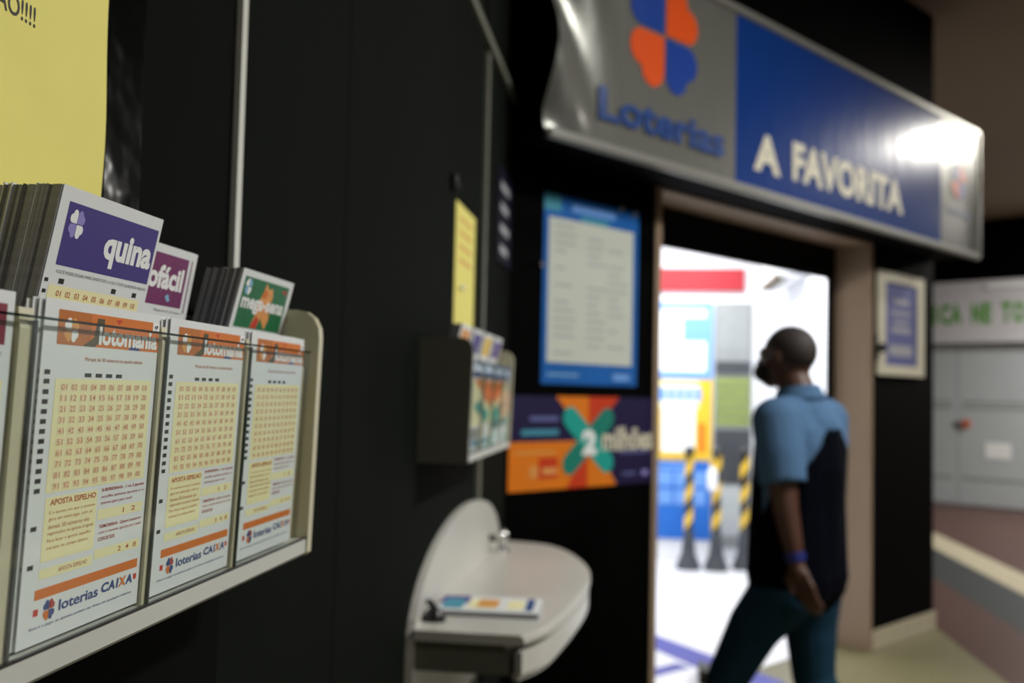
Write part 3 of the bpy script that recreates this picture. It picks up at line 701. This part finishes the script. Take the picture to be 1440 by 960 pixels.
g = G(); g.tube([(0, -.03, 0), (0, -.03, .02), (0, -.03, .13), (0, -.03, .18)], [.034, .038, .038, .016], 'white_ink', 16); smooth(g.build('body', t), 50)
g = G(); g.tube([(0, -.03, .18), (0, -.03, .20), (0, -.03, .23)], [.018, .024, .024], 'shop_yellow', 14); g.build('spray_cap', t)
g = G(); g.prism([(0, 0), (.20, 0), (.20, .035), (0, .07)], 0, .16, 'black_plastic', 'y'); o = g.build('floor_wedge'); o.matrix_world = Matrix.Translation((.29, 4.72, .0085)); tag(o, 'black wedge on the shop floor in front of the walking man', 'door wedge')  # plain black wedge shape for an unidentified dark patch on the floor
t = thing('air_conditioner', 'white wall-mounted air conditioner high in the shop', 'air conditioner', Matrix.Translation((1.1195, 7.4, 2.16)))
g = G(); g.box(-.2, 0, -.5, .5, 0, .27, 'shop_wall', .02); g.build('casing', t)
g = G(); g.box(-.205, -.12, -.45, .45, -.004, .03, 'brown_ink'); g.build('outlet', t)
g = G(); g.box(-.204, -.198, -.47, .47, .06, .20, 'lamp_body'); g.build('front_cover', t)

# ------------------------------------------------------------------ shop across the passage
B3 = Vector((4.32, 13.378, 0))
OF = lambda s, z, off=0: fr(B3+N2*s-D2*off+UP*z, N2, UP)
g = G(); g.box(-1.6, 3.2, 0, CEIL, -.2, 0, 'facade_grey'); o = g.build('wall_back'); o.matrix_world = OF(0, 0); struct(o, 'facade of the shop across the passage', 'wall')
g = G(); g.box(-1.6, 3.2, 2.89, CEIL, 0, .10, 'black_wall'); o = g.build('trim_4'); o.matrix_world = OF(0, 0); struct(o, 'black bulkhead above the white fascia', 'trim')
t = thing('fascia_sign', 'white fascia sign with green letters across the passage', 'sign', OF(0, 0))
g = G(); g.box(-1.2, 2.6, 2.115, 2.885, .0005, .10, 'fascia_white', .006); g.build('board', t)
g = G()
for ch, s_, e_ in (('I', -.60, -.53), ('C', -.49, -.345), ('A', -.34, -.20), ('N', -.08, .04), ('E', .06, .165), ('T', .285, .40), ('O', .42, .56)):
    g = G(); g.text(ch, s_, 2.335, e_, 2.60, .102, 'fascia_green', .05); g.build('letter', t)
g = G(); g.box(.1, 1.4, 2.78, 2.84, .10, .115, 'white_ink'); g.build('light_strip', t)
g = G(); g.box(-1.2, 2.6, 2.10, 2.125, .09, .11, 'fascia_white'); g.build('lower_rail', t)
t = thing('door_2', 'closed pale grey shutter doors of the shop across the passage', 'doors', OF(0, 0)); struct(t)
for k, (a, b) in enumerate(((-1.2, -.29), (-.28, .62), (.63, 1.53), (1.54, 2.44))):
    g = G(); g.box(a, b, .03, 2.06, .0005, .03, 'facade_grey', .004); p = g.build('door_panel', t)
    for z in (.35, 1.25, 1.32): 
        g = G(); g.box(a+.06, b-.06, z, z+.03, .03, .034, 'shop_grey'); g.build('groove', p)
t = thing('padlock', 'orange-brown padlock and hasp on the grey shutter', 'lock', OF(-.20, 1.06, .031))
g = G(); g.box(-.12, .0, -.02, .02, 0, .02, 'shop_dark', .004); g.build('hasp', t)
g = G(); g.tube([(0.03, 0, 0), (.03, 0, .03)], .055, 'brass_red', 18); g.build('body', t)
t = sheet_notice('paper_notice', 'white paper sheet stuck on the grey shutter', 'notice', OF(.06, .63, .0345), .31, .20, 'white_ink')

# ------------------------------------------------------------------ the man walking towards the doorway
def remeshed(name, g, parent, m, vox, sm=6, extra=None):
    o = g.build('tmp'); md = o.modifiers.new('r', 'REMESH'); md.mode = 'VOXEL'; md.voxel_size = vox
    s2 = o.modifiers.new('s', 'SMOOTH'); s2.factor = .5; s2.iterations = sm
    dg = bpy.context.evaluated_depsgraph_get(); me = bpy.data.meshes.new_from_object(o.evaluated_get(dg)); bpy.data.objects.remove(o)
    me.materials.clear()
    for q in (m if isinstance(m, (list, tuple)) else [m]): me.materials.append(MATS[q])
    me.polygons.foreach_set('use_smooth', [True]*len(me.polygons))
    if extra: me.polygons.foreach_set('material_index', [extra(p.center) for p in me.polygons])
    me.update(); return link(name, me, parent)
def cap(g, a, b, ra, rb, m='skin', n=14):
    a = Vector(a); b = Vector(b); g.tube([a, b], [ra, rb], m, n); g.ball(a, ra if not isinstance(ra, tuple) else min(ra), m, n, 8); g.ball(b, rb if not isinstance(rb, tuple) else min(rb), m, n, 8)
def limb(g, pts, m='skin'):
    for (a, ra), (b, rb) in zip(pts[:-1], pts[1:]): cap(g, a, b, ra, rb, m)
MP = Vector((.500, 3.30, 0))*S                        # where he stands (metres)
fwd = (-N2).normalized(); left = UP.cross(fwd)
man = thing('person', 'man in light blue and navy polo and jeans walking into the shop', 'person')
man.matrix_world = Matrix(((fwd.x, left.x, 0, MP.x), (fwd.y, left.y, 0, MP.y), (0, 0, 1, 0), (0, 0, 0, 1)))
man['metres'] = 1
# local: +x forward, +y his left, z up
hipL, hipR = (0.0, .085, .86), (0.0, -.085, .86)
kneeL, ankL = (.20, .10, .475), (.30, .095, .10)
kneeR, ankR = (-.02, -.10, .475), (-.22, -.10, .13)
shL, elL, wrL = (-.03, .185, 1.395), (-.085, .215, 1.10), (-.125, .215, .925)
shR, elR, wrR = (-.02, -.185, 1.395), (.02, -.235, 1.10), (.20, -.20, .95)
g = G()
limb(g, [((0, 0, .90), .125), ((0, 0, 1.10), .12), ((-.01, 0, 1.30), .13), ((-.02, 0, 1.39), .10), ((-.015, 0, 1.46), .066), ((.015, 0, 1.54), .062)])
limb(g, [((-.01, .05, 1.37), .09), (shL, .062), (elL, .043), ((elL[0]*.4+wrL[0]*.6, elL[1]*.4+wrL[1]*.6, elL[2]*.4+wrL[2]*.6), .036), (wrL, .026)])
limb(g, [((-.01, -.05, 1.37), .09), (shR, .062), (elR, .043), ((elR[0]*.4+wrR[0]*.6, elR[1]*.4+wrR[1]*.6, elR[2]*.4+wrR[2]*.6), .036), (wrR, .026)])
limb(g, [((0, .05, .90), .11), (hipL, .095), (kneeL, .058), ((kneeL[0]*.6+ankL[0]*.4-.02, kneeL[1], .33), .055), (ankL, .04), ((ankL[0]+.02, ankL[1], .05), .04), ((ankL[0]+.16, ankL[1]+.02, .035), .034)])
limb(g, [((0, -.05, .90), .11), (hipR, .095), (kneeR, .058), ((kneeR[0]*.6+ankR[0]*.4-.02, kneeR[1], .35), .055), (ankR, .04), ((ankR[0]+.01, ankR[1], .07), .04), ((ankR[0]+.15, ankR[1], .035), .034)])
# head: skull, jaw, nose, brow, ears
HX, HZ = .042, 1.622
g.ball((HX-.012, 0, HZ), (.098, .078, .095), 'skin', 20, 14)
g.ball((HX+.035, 0, HZ-.055), (.062, .060, .066), 'skin', 16, 10)
g.ball((HX+.055, 0, HZ-.098), (.036, .036, .026), 'skin', 12, 8)
limb(g, [((HX+.088, 0, HZ-.002), .010), ((HX+.108, 0, HZ-.036), .015)])
for s_ in (-1, 1):
    g.ball((HX-.008, s_*.080, HZ-.018), (.020, .010, .032), 'skin', 10, 8); g.ball((HX+.105, s_*.010, HZ-.038), .010, 'skin', 8, 6)
    g.ball((HX+.072, s_*.034, HZ+.010), (.018, .024, .010), 'skin', 10, 6)
g.ball((HX+.088, 0, HZ-.068), (.010, .026, .008), 'skin', 10, 6); g.ball((HX+.085, 0, HZ-.080), (.010, .022, .007), 'skin', 10, 6)
# hands: palm, four fingers, thumb (relaxed curl)
def hand(w, side, fx):
    w = Vector(w); f = Vector((fx, 0, 0)); dn = Vector((-.42 if side > 0 else .2, 0, -1)).normalized(); sd = Vector((0, side, 0))
    pal = w+dn*.085
    limb(g, [(w, .026), (w+dn*.03, .028)])
    for k in range(4):
        o_ = f*(.028-.019*k); base = w+dn*(.085-.004*abs(k-1.3))+o_
        cap(g, w+dn*.03+o_*.7, base, .013, .0115, n=10)
        ln = (.042, .047, .044, .034)[k]; c1 = (dn+f*.05-sd*.12).normalized(); c2 = (dn-sd*.50).normalized(); c3 = (dn-sd*.95).normalized()
        p1 = base+c1*ln; p2 = p1+c2*ln*.62; p3 = p2+c3*ln*.45
        limb(g, [(base, .0105), (p1, .0095), (p2, .0088), (p3, .0078)])
    tb = w+dn*.028+f*.024; t1 = tb+(f*.75+dn*.7-sd*.2).normalized()*.038; t2 = t1+(f*.25+dn*.95-sd*.25).normalized()*.030; t3 = t2+(dn-sd*.3).normalized()*.020
    limb(g, [(tb, .016), (t1, .0125), (t2, .0105), (t3, .009)])
hand(wrL, 1, 1); hand(wrR, -1, 1)
body = remeshed('body', g, man, 'skin', .0055, 4)
# clothes
g = G()
limb(g, [((-.01, 0, .86), .150), ((-.01, 0, 1.05), .152), ((-.02, 0, 1.22), .152), ((-.025, 0, 1.34), .135)])
for s_ in (1, -1):
    limb(g, [((-.01, s_*.05, .85), .150), ((-.01, s_*.055, 1.10), .138), ((-.022, s_*.075, 1.31), .126)])
    limb(g, [((-.02, s_*.05, 1.40), .078), ((-.02, s_*.17, 1.385), .082)])
    e = elL if s_ > 0 else elR; a_ = shL if s_ > 0 else shR
    mid = tuple(a_[i]*.6+e[i]*.4 for i in range(3)); m_ = tuple(a_[i]*.27+e[i]*.73 for i in range(3))
    limb(g, [((-.02, s_*.17, 1.385), .084), (mid, .080)]); g.tube([mid, m_], [.080, .080], 'skin', 14)
g.tube([(-.016, 0, 1.41), (-.012, 0, 1.475)], [.098, .082], 'skin', 16)
def two_tone(c):
    sl = abs(c.y) > .205-.25*max(0, c.z-1.30) and c.z > 1.17             # sleeves
    if sl: return 0
    if c.x > .02: return 0 if c.z > 1.30 else 1
    edge = 1.36 - max(0, (abs(c.y)-.05))*1.25 - max(0, c.x+.04)*2.0     # navy back panel rises to a curved yoke
    return 1 if c.z < edge else 0
sh = remeshed('polo_shirt', g, man, ['shirt_blue', 'shirt_navy'], .008, 5, two_tone)
g = G(); g.tube([(-.012, 0, 1.465), (-.006, 0, 1.502)], [.084, .074], 'shirt_blue', 20, cap=False); g.tube([(-.006, 0, 1.503), (-.014, 0, 1.455)], [.0745, .094], 'shirt_blue', 20, cap=False); smooth(g.build('collar', sh), 60)
g = G()
for s_, hp, kn, an in ((1, hipL, kneeL, ankL), (-1, hipR, kneeR, ankR)):
    limb(g, [((-.015, s_*.05, .88), .115), ((hp[0]-.015, hp[1]*.95, .81), .116), (tuple(hp[i]*.5+kn[i]*.5 for i in range(3)), .094), (kn, .076), (tuple(kn[i]*.55+an[i]*.45 for i in range(3)), .072), ((an[0]-.005, an[1], an[2]+.02), .066)])
remeshed('jeans', g, man, 'jeans', .010, 5)
for an, dz in ((ankL, 0), (ankR, .02)):
    g = G(); limb(g, [((an[0]-.03, an[1], .052+dz), .048), ((an[0]+.06, an[1], .048+dz*.6), .046), ((an[0]+.16, an[1], .038), .036)])
    g.box(an[0]-.075, an[0]+.195, an[1]-.045, an[1]+.045, .001, .022, 'shoe', .008); remeshed('shoe', g, man, 'shoe', .008, 3)
def hair_f(c): return 0
g = G(); g.ball((HX-.020, 0, HZ+.010), (.097, .081, .092), 'hair', 24, 16); hb = g.mesh('hair')
bm = bmesh.new(); bm.from_mesh(hb); bmesh.ops.delete(bm, geom=[v for v in bm.verts if v.co.z < HZ-.055+max(0, (v.co.x-HX+.02))*1.0 or v.co.x > HX+.066], context='VERTS'); bm.to_mesh(hb); bm.free()
ho = link('hair', hb, man); smooth(ho, 80); md = ho.modifiers.new('t', 'SOLIDIFY'); md.thickness = .004
g = G(); g.ball((HX+.060, 0, HZ-.066), (.062, .066, .046), 'mask_black', 20, 12); smooth(g.build('face_mask', man), 80)
for s_ in (-1, 1):
    g = G(); g.tube([(HX+.06, s_*.062, HZ-.05), (HX+.02, s_*.079, HZ-.03), (HX-.02, s_*.086, HZ-.012)], .0025, 'mask_black', 6); g.build('mask_strap', man)
    g = G(); g.ball((HX+.081, s_*.032, HZ-.002), (.010, .014, .008), 'white_ink', 10, 8); e_ = g.build('eye', man)
    g = G(); g.ball((HX+.088, s_*.032, HZ-.002), .005, 'black_ink', 8, 6); g.build('pupil', e_)
wv = (Vector(elL)-Vector(wrL)).normalized(); g = G(); g.tube([Vector(wrL)+wv*.008, Vector(wrL)+wv*.036], [.034, .0355], 'band_blue', 20); smooth(g.build('wristband', man), 40)

# ------------------------------------------------------------------ units to metres, once for the whole place
for o in list(COL.objects):
    if o.parent is None and o.type in ('MESH', 'EMPTY') and not o.get('metres'):
        o.matrix_world = Matrix.Scale(S, 4) @ o.matrix_world
if 'metres' in man: del man['metres']
